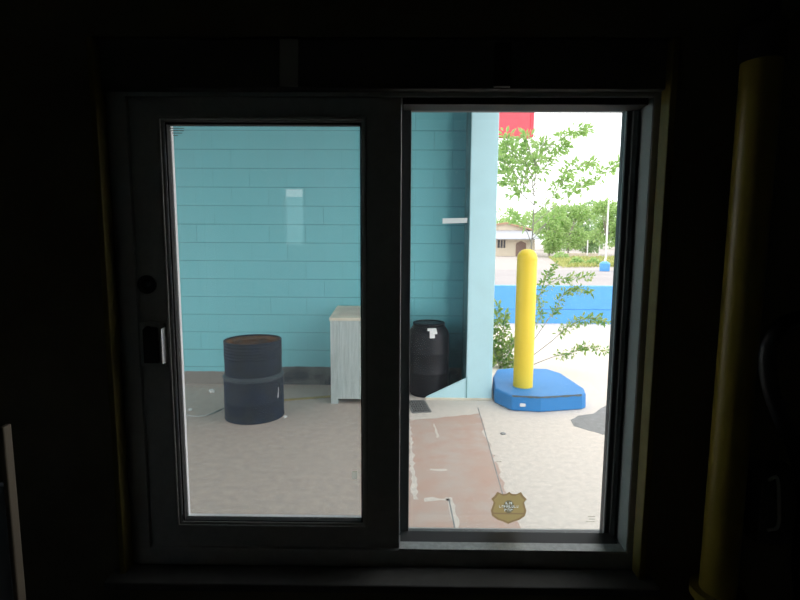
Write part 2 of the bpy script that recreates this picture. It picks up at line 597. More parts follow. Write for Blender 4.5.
# back wall with a narrow window, seen as a reflection in the sliding pane
YG = 1.322                                # plane of the sliding pane
YM = 2 * YG - RB                          # mirrored depth of the back wall
bx0, bx1 = PX(282.5, YM, 215), PX(303, YM, 215)
bz0, bz1 = PZ(246, YM, 293), PZ(187, YM, 293)
bm = bmesh.new()
box(bm, RX0, bx0, RB - 0.2, RB, FZ - 0.2, CZ)
box(bm, bx1, RX1, RB - 0.2, RB, FZ - 0.2, CZ)
box(bm, bx0, bx1, RB - 0.2, RB, FZ - 0.2, bz0)
box(bm, bx0, bx1, RB - 0.2, RB, bz1, CZ)
struct(obj('wall_back', bm, 'inner_pale'))
w2 = struct(empty('window_2', ((bx0 + bx1) / 2, RB - 0.1, bz0)))
obj('pane', bx(bx0, bx1, RB - 0.11, RB - 0.105, bz0, bz1), 'glass_r', w2)
bm = bmesh.new()
for a in ((bx0, bx0 + .012, bz0, bz1), (bx1 - .012, bx1, bz0, bz1), (bx0 + .012, bx1 - .012, bz0, bz0 + .012), (bx0 + .012, bx1 - .012, bz1 - .012, bz1)):
    box(bm, a[0], a[1], RB - 0.12, RB - 0.095, a[2], a[3])
obj('window_frame', bm, 'alu', w2)
YA = -6.0                                 # unseen pale wall added behind the building to dim the reflection's lower part
za = PZ(197, 2 * YG - YA, 293)
struct(obj('wall_reflection_dimmer', bx(-6, 5, YA - 0.2, YA, -0.05, za), 'facade'))

# painted trims and header round the window
Yt = 1.236
for k, (a, b) in enumerate(((103.5, 109.5), (655.5, 662.5))):
    struct(obj('trim_%d' % (k + 1), bx(PX(a, Yt), PX(b, Yt), Yt, WI + 0.03, PZ(590, Yt), PZ(36, Yt)), 'yellow_trim', bevel=0.003))
Yh = 1.262
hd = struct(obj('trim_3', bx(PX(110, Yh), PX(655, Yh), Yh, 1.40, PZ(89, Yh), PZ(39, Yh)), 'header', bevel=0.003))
struct(obj('trim_4', bx(OX0 - .02, OX1 + .02, 1.20, WI + .03, PZ(589, 1.22), PZ(581, 1.22)), 'header', bevel=0.004))

tp = P(289, 62, Yh)
o = obj('tape_strip', bx(-0.022, 0.022, -0.0012, 0.0, -0.056, 0.056), 'film_white')
o.location = (tp.x, Yh - 0.0006, tp.z)
o.rotation_euler = (0, math.radians(1.5), 0)
tag(o, 'pale upright strip of tape on the dark board above the sliding pane', 'tape')
o.data.materials[0] = M['inner_pale']
tp = P(502, 66, Yh)
o = obj('black_bracket', bx(-0.02, 0.02, -0.012, 0.0, -0.05, 0.05), 'black', bevel=0.003)
o.location = (tp.x, Yh, tp.z)
tag(o, 'small black bracket on the dark board above the clear pane', 'bracket')

# ------------------------------------------------------------------ the sliding window
W1 = struct(empty('window_1', (PX(390, 1.3), 1.34, PZ(575, 1.3))))
YF = 1.29


def frame_bm(x0, x1, z0, z1, l, r, b, t, ya, yb):
    """mitred rectangular frame; l r b t are the member widths"""
    bm = bmesh.new()
    out = [(x0, z0), (x1, z0), (x1, z1), (x0, z1)]
    inn = [(x0 + l, z0 + b), (x1 - r, z0 + b), (x1 - r, z1 - t), (x0 + l, z1 - t)]
    V = {}
    for nm, pts in (('o', out), ('i', inn)):
        for s, y in (('f', ya), ('b', yb)):
            V[nm + s] = [bm.verts.new((x, y, z)) for x, z in pts]
    for i in range(4):
        j = (i + 1) % 4
        bm.faces.new((V['of'][i], V['of'][j], V['if'][j], V['if'][i]))
        bm.faces.new((V['ob'][i], V['ib'][i], V['ib'][j], V['ob'][j]))
        bm.faces.new((V['of'][i], V['ob'][i], V['ob'][j], V['of'][j]))
        bm.faces.new((V['if'][i], V['if'][j], V['ib'][j], V['ib'][i]))
    return bm


x0, x1 = PX(111, YF), PX(655, YF)
z0, z1 = PZ(577, YF), PZ(88, YF)
xi0, xi1 = PX(137.5, YF), PX(641, YF)
zi0, zi1 = PZ(550.5, YF), PZ(96.5, YF)
obj('window_frame', frame_bm(x0, x1, z0, z1, xi0 - x0, x1 - xi1, zi0 - z0, z1 - zi1, YF, 1.405), 'alu', W1, bevel=0.002)
# lit track on the sill in front of the fixed pane
obj('sill_track', bx(PX(400, YF), xi1, YF + 0.001, 1.33, zi0 - 0.001, zi0 + 0.0035), 'alu_bright', W1, bevel=0.0012)
obj('jamb_liner', bx(xi1 - .002, xi1 + .001, YF + .002, 1.366, zi0, zi1), 'jamb', W1)
# white outside jamb seen through the sliding pane
obj('outer_jamb', bx(x0, PX(180.5, 1.46), 1.405, 1.47, PZ(560, 1.44), PZ(95, 1.44)), 'ext_white', W1, bevel=0.003)
obj('outer_jamb', bx(PX(637, 1.46), x1, 1.405, 1.47, PZ(560, 1.44), PZ(95, 1.44)), 'ext_white', W1, bevel=0.003)
obj('outer_sill', bx(x0, x1, 1.405, 1.50, z0, PZ(551, 1.42)), 'ext_white', W1, bevel=0.003)
obj('outer_head', bx(x0, x1, 1.405, 1.47, PZ(98, 1.44), z1), 'ext_white', W1, bevel=0.003)

# sliding sash
ya, yb = 1.302, 1.336
sx0, sx1 = PX(139, ya), PX(400.5, ya)
sz0, sz1 = PZ(548.5, ya), PZ(93.5, ya)
gx0, gx1 = PX(172.5, ya), PX(362, ya)
gz0, gz1 = PZ(524, ya), PZ(122.5, ya)
sash = obj('sliding_sash', frame_bm(sx0, sx1, sz0, sz1, gx0 - sx0, sx1 - gx1, gz0 - sz0, sz1 - gz1, ya, yb), 'alu', W1, bevel=0.002)
step = 0.013
obj('glazing_bead', frame_bm(gx0 - step, gx1 + step, gz0 - step, gz1 + step, step * .55, step * .55, step * .55, step * .55, ya - 0.006, ya), 'alu', sash, bevel=0.001)
obj('bright_bead', bx(gx0 - .001, gx0 + .0022, ya + .001, ya + .0045, gz0, gz1), 'chrome', sash)
obj('gasket', frame_bm(gx0 - .001, gx1 + .001, gz0 - .001, gz1 + .001, 0.0065, 0.005, 0.0032, 0.006, ya + 0.005, yb - 0.008), 'gasket', sash)
obj('outer_bead', frame_bm(gx0 - .001, gx1 + .001, gz0 - .001, gz1 + .001, 0.0075, 0.003, 0.002, 0.003, yb - 0.006, yb + 0.006), 'ext_white', sash)
pane = obj('pane', bx(gx0 - .001, gx1 + .001, YG - 0.0015, YG + 0.0015, gz0 - .001, gz1 + .001), 'glass_l', sash)
# faint etched maker's lines in the corner of the glass
bm = bmesh.new()
yy = YG - 0.0022
for k, (pa, pb) in enumerate(((170, 184), (171, 184), (172, 182), (173, 178))):
    zc = PZ(128.3 + 2.4 * k, yy, 178)
    sheet(bm, PX(pa, yy, 130), PX(pb, yy, 130), yy, zc - 0.0009, zc + 0.0009)
obj('glass_etching', bm, 'film_dark', sash)
bm = bmesh.new()
for (pa, pb, pc, pd) in ((352, 357, 471, 479),):
    sheet(bm, PX(pa, yy, 475), PX(pb, yy, 475), yy, PZ(pd, yy, 355), PZ(pc, yy, 355))
obj('glass_smudge', bm, 'film_dark', sash).data.materials[0] = film_mat('smudge', (0.85, 0.80, 0.72), 0.95)
# latch: recessed black pull, bright edge, key hole
lx = PX(151, ya)
lz = PZ(346, ya)
la = obj('latch_plate', bx(lx - .030, lx + .036, ya - 0.006, ya, lz - .058, lz + .058), 'alu', sash, bevel=0.002)
obj('latch_pull', bx(lx - .016, lx + .020, ya - 0.0085, ya - 0.004, lz - .044, lz + .044), 'black', la) if False else None
bm = bmesh.new()
prism([(lx - .018, lz - .048), (lx + .022, lz - .048), (lx + .022, lz + .046), (lx - .008, lz + .050), (lx - .018, lz + .040)], 'y', ya - 0.014, ya - 0.006, bm)
lp = obj('latch_pull', bm, 'black', sash, bevel=0.003)
obj('latch_lever', bx(lx + .0345, lx + .040, ya - 0.030, ya - 0.0, lz - .046, lz + .046), 'chrome', sash, bevel=0.001)
obj('latch_cap', tube(spline([(lx - .014, ya - .010, lz + .052), (lx + .006, ya - .014, lz + .060), (lx + .026, ya - .010, lz + .054)]), .003), 'alu_bright', sash, smooth=True)
kz = PZ(286, ya)
kx = PX(147.5, ya, 286)
kb = lathe([(0, 0), (.021, 0), (.024, .003), (.024, .006), (.012, .006), (.010, .001), (0, .001)], 24)
bmesh.ops.transform(kb, matrix=Matrix.Translation((kx, ya + 0.001, kz)) @ Matrix.Rotation(PI / 2, 4, 'X'), verts=kb.verts)
obj('key_lock', kb, 'black', sash, smooth=True)

# fixed pane on the other side, set back
yr = 1.362
fx0, fx1 = PX(396, yr), PX(627.5, yr)
fz0, fz1 = PZ(546, yr), PZ(97.5, yr)
hx0, hx1 = PX(410, yr), PX(616, yr)
hz0, hz1 = PZ(535, yr), PZ(109, yr)
fixed = obj('fixed_frame', frame_bm(fx0, fx1, fz0, fz1, hx0 - fx0, fx1 - hx1, hz0 - fz0, fz1 - hz1, yr, 1.398), 'alu_black', W1, bevel=0.002)
obj('bottom_rail', prism([(1.313, zi0), (1.313, PZ(546, 1.313)), (1.318, PZ(544, 1.318)), (yr - .001, PZ(530.5, yr)), (yr, zi0)], 'x', PX(401.5, 1.318), PX(627.5, 1.345)), 'alu_black', fixed, bevel=0.002)
obj('top_rail', bx(PX(401.5, 1.30), PX(627.5, 1.345), 1.297, yr, PZ(104.5, 1.30), zi1), 'gasket', fixed, bevel=0.002)
obj('side_rail', bx(PX(622, 1.352), PX(627.5, 1.352), 1.352, yr, fz0, fz1), 'alu_black', fixed, bevel=0.002)
obj('glazing_line', frame_bm(hx0 - .003, hx1 + .003, hz0 - .003, hz1 + .003, .0035, .004, .004, .0035, 1.366, 1.372), 'alu_bright', fixed)
YP = 1.381
obj('pane', bx(hx0 - .002, hx1 + .002, YP - 0.0015, YP + 0.0015, hz0 - .002, hz1 + .002), 'glass_r', fixed)
bm = bmesh.new()
yy = YP - 0.0022
for k, (pa, pb) in enumerate(((588, 595), (589, 595), (586, 595))):
    zc = PZ(516.5 + 2.6 * k, yy, 590)
    sheet(bm, PX(pa, yy, 518), PX(pb, yy, 518), yy, zc - 0.0006, zc + 0.0006)
obj('glass_etching', bm, 'gold_dark', fixed)

# small dark label on the right jamb
jl = P(637.5, 268, 1.31)
o = obj('jamb_label', bx(xi1 - 0.0015, xi1 - 0.0003, 1.305, 1.335, jl.z - .018, jl.z + .018), 'film_dark')
tag(o, 'small dark square label on the grey inner jamb beside the clear pane', 'label')

# shield sticker
st = empty('shield_sticker', P(508.5, 525, YP - 0.003))
S = [(0, -1.0), (.28, -.86), (.62, -.74), (.92, -.50), (1.0, -.18), (.90, .18), (.86, .36), (1.0, .56), (.82, .74), (.66, 1.0), (.40, .86), (.16, .88), (0, 1.0)]
S = S + [(-x, z) for x, z in S[-2:0:-1]]
cx, cz = P(508.5, 507.5, YP).x, P(508.5, 507.5, YP).z
hw, hh = 18.5 * YP / F * 1.01, 17.3 * YP / F * 1.03
ys = YP - 0.0026
def inside(x, z, poly):
    c = False
    for i in range(len(poly)):
        (xa_, za_), (xb_, zb_) = poly[i], poly[i - 1]
        if (za_ > z) != (zb_ > z) and x < (xb_ - xa_) * (z - za_) / (zb_ - za_) + xa_:
            c = not c
    return c


# worn lettering, three short lines of strokes too faded to read
strokes = []
rr = random.Random(4)
for zc, half, nn in ((.30, .20, 2), (.09, .56, 8), (-.12, .26, 3)):
    for k in range(nn):
        u = -half + 2 * half * (k + .5) / nn
        ww = half / nn * .72
        strokes.append((u - ww, u - ww * .45, zc - .08, zc + .08))
        zz = zc + rr.choice((-.08, 0, .04))
        strokes.append((u - ww, u + ww, zz, zz + .045))
        if k % 2:
            strokes.append((u + ww * .45, u + ww, zc - .08, zc + .08))
NX, NZ = 112, 106
layers = {'sticker_face': bmesh.new(), 'sticker_rim': bmesh.new(), 'sticker_lettering': bmesh.new(), 'sticker_ground': bmesh.new()}
cache = {k: {} for k in layers}
for i in range(NX):
    for j in range(NZ):
        u, v = -1 + 2 * (i + .5) / NX, -1 + 2 * (j + .5) / NZ
        if not inside(u, v, S):
            continue
        if any(a <= u <= b and c <= v <= d for a, b, c, d in strokes):
            L = 'sticker_lettering'
        elif (u / .30) ** 2 + ((v - .08) / .40) ** 2 < 1:
            L = 'sticker_ground'
        elif not inside(u / .88, v / .88, S) or (-.40 < v < -.30 and abs(u) < .84):
            L = 'sticker_rim'
        else:
            L = 'sticker_face'
        vs_ = []
        for a, b in ((i, j), (i + 1, j), (i + 1, j + 1), (i, j + 1)):
            if (a, b) not in cache[L]:
                cache[L][(a, b)] = layers[L].verts.new((cx + (-1 + 2 * a / NX) * hw, ys, cz + (-1 + 2 * b / NZ) * hh))
            vs_.append(cache[L][(a, b)])
        layers[L].faces.new(vs_)
for L, mm in (('sticker_face', 'gold'), ('sticker_rim', 'gold_band'), ('sticker_ground', 'gold_dark'), ('sticker_lettering', 'film_white')):
    obj(L, layers[L], mm, st)
tag(st, 'small gold shield-shaped sticker with worn pale lettering on the clear pane', 'sticker')

# white tape on the clear pane
q = P(455, 220.5, YP)
bm = bmesh.new()
bm.faces.new([bm.verts.new(v) for v in ((-.0335, 0, -.008), (.032, 0, -.0065), (.033, 0, .0065), (-.0335, 0, .006))])
o = obj('tape_strip', bm, 'film_white')
o.location = (q.x, YP - 0.0024, q.z)
o.rotation_euler = (0, math.radians(-1), 0)
tag(o, 'short white strip of tape stuck level on the clear pane', 'tape')

# ------------------------------------------------------------------ things inside the dark room
yp = 1.17
pr = 17.5 * yp / F
pxc = PX(740, yp)
zt, zb = PZ(52, yp), FZ
pp = empty('yellow_pipe', (pxc, yp, FZ))
obj('pipe_run', lathe([(0, 0), (pr, 0), (pr, zt - zb), (0, zt - zb)], 32, (pxc, yp, zb)), 'yellow_pipe', pp, smooth=True)
zc = PZ(585, yp)
obj('pipe_collar', lathe([(pr, 0), (pr * 1.5, 0), (pr * 1.5, -.02), (pr * 1.15, -.035), (pr * 1.15, -.12), (pr, -.12)], 32, (pxc, yp, zc)), 'yellow_pipe', pp, smooth=True)
obj('pipe_coupling', lathe([(pr * .5, -.02), (pr * 1.12, -.02), (pr * 1.12, .05), (pr * .7, .07), (pr * .7, CZ - zt), (0, CZ - zt)], 32, (pxc, yp, zt)), 'black', pp, smooth=True)
tag(pp, 'thick yellow upright pipe in the dark at the right of the window', 'pipe')

# black hose hanging by the pipe
yh = 1.12
pts = [P(a, b, yh + d) for a, b, d in ((800, 318, .02), (782, 326, 0), (768, 350, -.01), (770, 385, -.02), (782, 420, -.02), (796, 450, 0), (806, 500, .02), (800, 560, .03), (806, 640, .03))]
o = obj('black_hose', tube(spline(pts, 8), .017, 12), 'black', smooth=True)
tag(o, 'black hose hanging in loops beside the yellow pipe', 'hose')
sb = empty('wall_box', P(776, 530, 1.235))
a, b = P(764, 470, 1.19), P(792, 545, 1.19)
obj('box_body', bx(a.x, b.x, 1.19, WI, b.z, a.z), 'header', sb, bevel=0.004)
obj('box_handle', tube(spline([P(769, 480, 1.19), P(777, 478, 1.165), P(779, 500, 1.16), P(778, 526, 1.165), P(768, 530, 1.19)], 6), .004), 'alu', sb, smooth=True)
tag(sb, 'small dark wall box with a grey handle low beside the yellow pipe', 'box')

# board standing at the bottom left
yb0 = 0.93
bxr = PX(5, yb0, 500)
zbt = PZ(427, yb0, 10)
bd = empty('leaning_board', (bxr - .2, yb0, FZ))
obj('board_face', bx(bxr - .36, bxr, yb0, yb0 + .018, FZ, zbt - .12), 'board_blue', bd, bevel=.002)
obj('board_edge', bx(bxr, bxr + .010, yb0 - .002, yb0 + .020, FZ, zbt), 'board_edge', bd, bevel=.003)
tag(bd, 'pale blue board with a tan edge standing in the dark left of the window', 'board')

# ------------------------------------------------------------------ outside ground
struct(obj('ground', bx(-150, 200, WO, 14.5, -0.3, 0.0), 'concrete'))
struct(obj('ground_beyond', bx(-150, 200, 14.5, 300, -0.35, -0.005), 'pale_ground'))
struct(obj('ground_behind', bx(-60, 60, -40, WO - 0.25, -0.35, -0.03), 'pale_ground'))
WB = 6.0
struct(obj('paving_bay', bx(-7, PX(408, 5.0, 420), WO + .06, WB, -.2, 0.003), 'bay_floor'))
struct(obj('road', bx(-150, 200, 19.0, 31.0, -0.1, 0.006), 'asphalt'))


def ground_poly(name, pix, z0, z1, m):
    rj = random.Random(len(pix))
    pts = []
    for k in range(len(pix)):
        A, B = G(*pix[k - 1]), G(*pix[k])
        L = (B - A).length
        m_ = max(1, int(L / .06))
        for i in range(m_):
            p = A + (B - A) * (i / m_)
            q_ = .012 if m_ > 2 else .004
            pts.append((p.x + rj.uniform(-q_, q_), p.y + rj.uniform(-q_, q_)))
    return struct(obj(name, prism(pts, 'z', z0, z1), m))


ground_poly('paving_slab', [(407, 421), (480, 414), (489, 440), (497, 465), (509, 500), (520, 530), (532, 570), (405, 570), (404, 500)], -0.02, 0.004, 'pink')
ground_poly('paving_patch', [(571, 420), (578, 416), (592, 414), (606, 406), (625, 402), (640, 440), (610, 436), (590, 431), (574, 426)], -0.02, 0.003, 'patch')
ground_poly('paving_patch', [(407, 410), (470, 408), (468, 415), (448, 418), (407, 420)], -0.02, 0.0035, 'concrete')
# slab joints, pale mortar seams, small spots
bm = bmesh.new()
for a, b, wd in (((478, 408), (503, 496), .008), ((449, 500), (455, 530), .010)):
    A, B = G(*a), G(*b)
    d = Vector((B.y - A.y, A.x - B.x, 0)).normalized() * wd / 2
    prism([((A + d).x, (A + d).y), ((B + d).x, (B + d).y), ((B - d).x, (B - d).y), ((A - d).x, (A - d).y)], 'z', -0.01, 0.0048, bm)
struct(obj('slab_joint', bm, 'patch'))
bm = bmesh.new()
for a, b, wd in (((409, 424), (415, 500), .035), ((424, 500), (450, 500), .05), ((450, 498), (456, 530), .04), ((430, 470), (447, 470), .03), ((434, 424), (438, 438), .02), ((485, 430), (499, 462), .04)):
    A, B = G(*a), G(*b)
    d = Vector((B.y - A.y, A.x - B.x, 0)).normalized()
    rs_ = random.Random(int(wd * 1e4) + a[0])
    m_ = max(3, int((B - A).length / .05))
    e1 = [A + (B - A) * (i / m_) + d * wd * rs_.uniform(.1, 1.0) for i in range(m_ + 1)]
    e2 = [A + (B - A) * (i / m_) - d * wd * rs_.uniform(.1, 1.0) for i in range(m_ + 1)]
    prism([(p.x, p.y) for p in e1 + e2[::-1]], 'z', -0.01, 0.0044, bm)
struct(obj('mortar_seam', bm, 'concrete'))
q = G(503, 434)
o = obj('drain_cap', lathe([(0, 0), (.024, 0), (.024, .008), (.016, .012), (0, .012)], 16, (q.x, q.y, 0)), 'patch', smooth=True)
tag(o, 'tiny dark cap set in the pale concrete in front of the blue pad', 'cap')

# ------------------------------------------------------------------ covered bay: blue block wall, canopy, column
WB = 6.0
wx1 = PX(489, 5.7, 330)
c1_ = PX(493.5, 5.475, 330)
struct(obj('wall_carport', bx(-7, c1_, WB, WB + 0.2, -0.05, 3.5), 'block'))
struct(obj('ceiling_canopy', bx(-7, wx1 + 0.15, WO - .1, WB + 0.4, 3.5, 3.75), 'canopy'))

YC = 5.475
c0, c1 = PX(467.5, YC, 330), PX(493.5, YC, 330)
pc = empty('canopy_column', ((c0 + c1) / 2, YC + .13, 0))
obj('column_post', bx(c0, c1, YC, YC + .05, 0.0, 3.5), 'post', pc, bevel=.006)
obj('light_block_return', bx(c0 + .004, c1 - .004, YC + .05, WB, 0.0, 3.5), 'return', pc)  # return added to shut out side light and darken the corner
A, B, D = P(426, 397, YC), P(426, 403.5, YC), P(465, 377.5, YC)
obj('wedge_foot', prism([(A.x, 0), (c0 + .01, 0), (c0 + .01, D.z), (A.x, A.z)], 'y', YC + .004, YC + .024), 'post', pc, bevel=.004)
obj('base_strip', bx(A.x - .01, c1 + .005, YC - .012, YC + .02, 0, .022), 'wood_top', pc, bevel=.003)
bm = bmesh.new()
box(bm, c0 - .003, c0 + .009, YC - .003, YC + .01, 0.02, D.z + .01)
obj('corner_seam', bm, 'board_blue', pc).data.materials[0] = mat('seam_paint', (0.22, 0.42, 0.46), 0.7)
tag(pc, 'pale cyan canopy column on the end of the block wall with a sloped wedge foot on its left', 'column')

# floor grate
gq = [G(407.5, 401.5), G(424, 401.5), G(430.5, 412.5), G(413, 413.5)]
gt = empty('floor_grate', (sum((p.x for p in gq)) / 4, sum((p.y for p in gq)) / 4, 0))
obj('grate_pit', prism([(p.x, p.y) for p in gq], 'z', -.02, .0045), 'pit', gt)
bm = bmesh.new()


def lerp(a, b, t):
    return a + (b - a) * t


def bar(A, B, wd, z0, z1, bm):
    d = Vector((B.y - A.y, A.x - B.x, 0)).normalized() * wd / 2
    prism([((A + d).x, (A + d).y), ((B + d).x, (B + d).y), ((B - d).x, (B - d).y), ((A - d).x, (A - d).y)], 'z', z0, z1, bm)


for k in range(8):
    t = k / 7
    bar(lerp(gq[0], gq[1], t), lerp(gq[3], gq[2], t), .009 if 0 < k < 7 else .02, .004, .012, bm)
for k in range(7):
    t = k / 6
    bar(lerp(gq[0], gq[3], t), lerp(gq[1], gq[2], t), .010 if 0 < k < 6 else .022, .004, .013, bm)
obj('grate_bars', bm, 'iron', gt)
tag(gt, 'small rectangular iron grate in the floor before the black barrel', 'grate')

# ------------------------------------------------------------------ open blue-black steel drum
dq = G(255, 415)
R = 29.6 * dq.y / F
H1 = 0.43
HT = 1.75 - (341 - 240) * dq.y / F
dr = empty('steel_drum', (0, 0, 0))
ru = R * 0.955
prof = [(0, .01), (R - .012, .01), (R - .012, 0), (R, 0), (R + .003, .008), (R, .02), (R, .17), (R + .003, .18), (R, .19), (R, H1 - .02), (ru, H1 + .012)]
obj('drum_body', lathe(prof, 64), 'drum', dr, smooth=True)
obj('drum_hoop', lathe([(R - .002, H1 - .028), (R + .007, H1 - .024), (R + .008, H1 - .004), (R - .002, H1 + .006), (ru - .002, H1 + .016)], 64), 'drum_band', dr, smooth=True)
prof = [(ru, H1 + .012)]
z = H1 + .03
while z < HT - .03:
    rib = .0055 if z > HT - .17 else .0004
    prof += [(ru, z), (ru + rib, z + .009), (ru, z + .018)]
    z += .03
prof += [(ru, HT - .012)]
obj('drum_collar', lathe(prof, 64), 'drum', dr, smooth=True)
lip = [(ru - .004 + .009 * math.cos(a), HT - .009 + .009 * math.sin(a)) for a in [2 * PI * i / 10 for i in range(10)]]
obj('drum_rim', lathe(lip, 64, closed=True), 'drum', dr, smooth=True)
prof = [(ru - .006, HT - .012)]
z = HT - .04
while z > .1:
    prof += [(ru - .006, z), (ru - .013, z - .012), (ru - .006, z - .024)]
    z -= .055
prof += [(ru - .006, .05), (0, .05)]
obj('drum_inside', lathe(prof, 64), 'rust', dr, smooth=True)
bm = bmesh.new()
for k, (ang, zc, hh_) in enumerate(((-42, .27, .10), (-44, .24, .05))):
    a = math.radians(ang)
    p0 = Vector(((R + .0012) * math.cos(a), (R + .0012) * math.sin(a), zc))
    p1 = Vector(((R + .0012) * math.cos(a + .025), (R + .0012) * math.sin(a + .025), zc))
    tube([p0 - Vector((0, 0, hh_ / 2)), p0 + (p1 - p0) * .5, p1 + Vector((0, 0, hh_ / 2))], .0028, 6, bm)
obj('paint_scratch', bm, 'white', dr)
dr.location = (dq.x, dq.y, 0)
dr.rotation_euler = (0, 0, math.radians(20))
tag(dr, 'open-topped dark navy steel drum with rusty inside before the blue wall', 'drum')

# ------------------------------------------------------------------ whitewashed wooden cabinet
kq = G(331, 404)
kx0, ky0 = kq.x, kq.y
kx1 = PX(399, ky0, 380)
ky1 = WB - .05
KH = 1.75 - (318.5 - 240) * ky0 / F
kb = empty('wooden_cabinet', ((kx0 + kx1) / 2, (ky0 + ky1) / 2, 0))
lw = .075
zz = .055
# front boards, a shallow arched apron between the feet
npl = 7
bm = bmesh.new()
for k in range(npl):
    a = kx0 + lw + (kx1 - kx0 - 2 * lw) * k / npl
    b = kx0 + lw + (kx1 - kx0 - 2 * lw) * (k + 1) / npl
    prism([(a + .0003, zz), (b - .0003, zz), (b - .0003, KH - .03), (a + .0003, KH - .03)], 'y', ky0 + .006, ky0 + .03, bm)
obj('front_panel', bm, 'wood_white', kb, bevel=.0008)
for a in (kx0, kx1 - lw):
    for (ya_, yb_) in ((ky0, ky0 + .06), (ky1 - .06, ky1)):
        obj('leg', bx(a, a + lw, ya_, yb_, 0, KH - .03), 'wood_white', kb, bevel=.003)
obj('side_panel', bx(kx0 + .008, kx0 + .03, ky0 + .06, ky1 - .06, .07, KH - .03), 'wood_white', kb)
obj('side_panel', bx(kx1 - .03, kx1 - .008, ky0 + .06, ky1 - .06, .07, KH - .03), 'wood_white', kb)
obj('back_panel', bx(kx0 + lw, kx1 - lw, ky1 - .03, ky1 - .01, .07, KH - .03), 'wood_white', kb)
ZB = PZ(306, ky1)
sl = [(ky0 - .012, KH - .03), (ky1, KH - .03), (ky1, ZB), (ky1 - .05, ZB), (ky0 - .012, KH)]
obj('cabinet_top', prism(sl, 'x', kx0 - .008, kx1 + .008), 'wood_top', kb, bevel=.004)
# stained recess in the sloping top
s0 = Vector((0, ky0 - .012, KH))
s1 = Vector((0, ky1 - .05, ZB))
nrm = Vector((0, -(s1.z - s0.z), s1.y - s0.y)).normalized() * .0025
bm = bmesh.new()
ra = lerp(s0, s1, .18) + nrm
rb = lerp(s0, s1, .86) + nrm
ol = [(.07, 0), (.0, .0)]
xa, xb = kx0 + .05, kx1 - .05
ring = [(xa + .03, ra), (xb - .03, ra), (xb, lerp(ra, rb, .25)), (xb, lerp(ra, rb, .8)), (xb - .04, rb), (xa + .06, rb), (xa + .02, lerp(ra, rb, .8)), (xa, lerp(ra, rb, .25))]
top = [bm.verts.new((x, v.y, v.z)) for x, v in ring]
bot = [bm.verts.new((x, v.y - nrm.y * 2, v.z - nrm.z * 2)) for x, v in ring]
bm.faces.new(top)
bm.faces.new(bot[::-1])
for i in range(8):
    bm.faces.new((top[i], bot[i], bot[(i + 1) % 8], top[(i + 1) % 8]))
obj('top_inset', bm, 'wood_tray', kb)
tag(kb, 'whitewashed plank cabinet with beige top against the blue block wall', 'cabinet')

# ------------------------------------------------------------------ black plastic barrel behind the column foot
YBR = 5.735
bq = P(428.5, 360, YBR)
BR = 20.5 * YBR / F
BT = PZ(321.5, YBR)
br = empty('plastic_barrel', (0, 0, 0))
prof = [(0, 0), (BR * .90, 0), (BR * .98, .025), (BR, .06), (BR, BT * .30), (BR * 1.015, BT * .31), (BR * 1.015, BT * .34), (BR, BT * .35),
        (BR, BT * .57), (BR * 1.015, BT * .58), (BR * 1.015, BT * .61), (BR, BT * .62), (BR, BT * .82), (BR * .96, BT * .875), (BR * .80, BT * .945), (BR * .70, BT * .97)]
obj('barrel_body', lathe(prof, 56), 'blackdrum', br, smooth=True)
obj('barrel_lid', lathe([(BR * .70, BT * .965), (BR * .78, BT * .965), (BR * .79, BT * .99), (BR * .74, BT), (BR * .66, BT), (BR * .62, BT * .985), (0, BT * .985)], 56), 'blackdrum', br, smooth=True)
bm = bmesh.new()
# torn white label lying over the shoulder
rows = [(BR * .815, BT * .944), (BR * .90, BT * .912), (BR * .968, BT * .872), (BR * 1.004, BT * .82)]
angs = [-97, -90, -83, -76, -68]
grid = [[(r + .003, math.radians(a), z + .003) for a in angs] for r, z in rows]
vv = [[bm.verts.new((r * math.cos(a), r * math.sin(a), z)) for r, a, z in row] for row in grid]
for i in range(len(rows) - 1):
    for j in range(len(angs) - 1):
        if (i, j) in ((2, 3), (2, 0), (1, 0)):
            continue
        bm.faces.new((vv[i][j], vv[i + 1][j], vv[i + 1][j + 1], vv[i][j + 1]))
lab = obj('barrel_label', bm, 'white', br)
sol = lab.modifiers.new('thick', 'SOLIDIFY')
sol.thickness = .002
br.location = (bq.x, YBR, 0)
tag(br, 'black plastic barrel with a torn white label behind the cyan column', 'barrel')

# ------------------------------------------------------------------ blue pad with yellow bollard
PZT = 0.162
pts = [(493, 376), (497, 369), (515, 367.5), (547, 368.5), (561, 373), (584, 388)]
top = [G(a, b, PZT) for a, b in pts] + [G(586, 393, PZT), G(582, 394.5, PZT), G(541, 397, PZT), G(512, 395.5, PZT), G(495, 388, PZT)]
pd = empty('bollard_pad', (G(538, 385, PZT).x, G(538, 385, PZT).y, 0))
ol = [(p.x, p.y) for p in top]
cxp, cyp = sum(p[0] for p in ol) / len(ol), sum(p[1] for p in ol) / len(ol)
bm = bmesh.new()
A0 = [bm.verts.new((cxp + (x - cxp) * 1.012, cyp + (y - cyp) * 1.012, 0)) for x, y in ol]
A1 = [bm.verts.new((x, y, PZT)) for x, y in ol]
bm.faces.new(A1)
bm.faces.new(A0[::-1])
for i in range(len(ol)):
    j = (i + 1) % len(ol)
    bm.faces.new((A0[i], A0[j], A1[j], A1[i]))
obj('pad_block', bm, 'pad', pd, bevel=.02, bsegs=3)
bm = bmesh.new()
rr = random.Random(2)
up_, lo_ = [], []
for k in range(25):         # worn front top edge, paint gone in a ragged line
    a, b = (top[7], top[8]) if k < 12 else (top[8], top[9])
    t = k / 12 if k < 12 else (k - 12) / 12
    p = lerp(a, b, t)
    wd_ = rr.uniform(.001, .008) * (1 if k % 3 else .15)
    up_.append(bm.verts.new((p.x, p.y + wd_ + .004, PZT + .0012)))
    lo_.append(bm.verts.new((p.x, p.y - .004, PZT - .010 - wd_)))
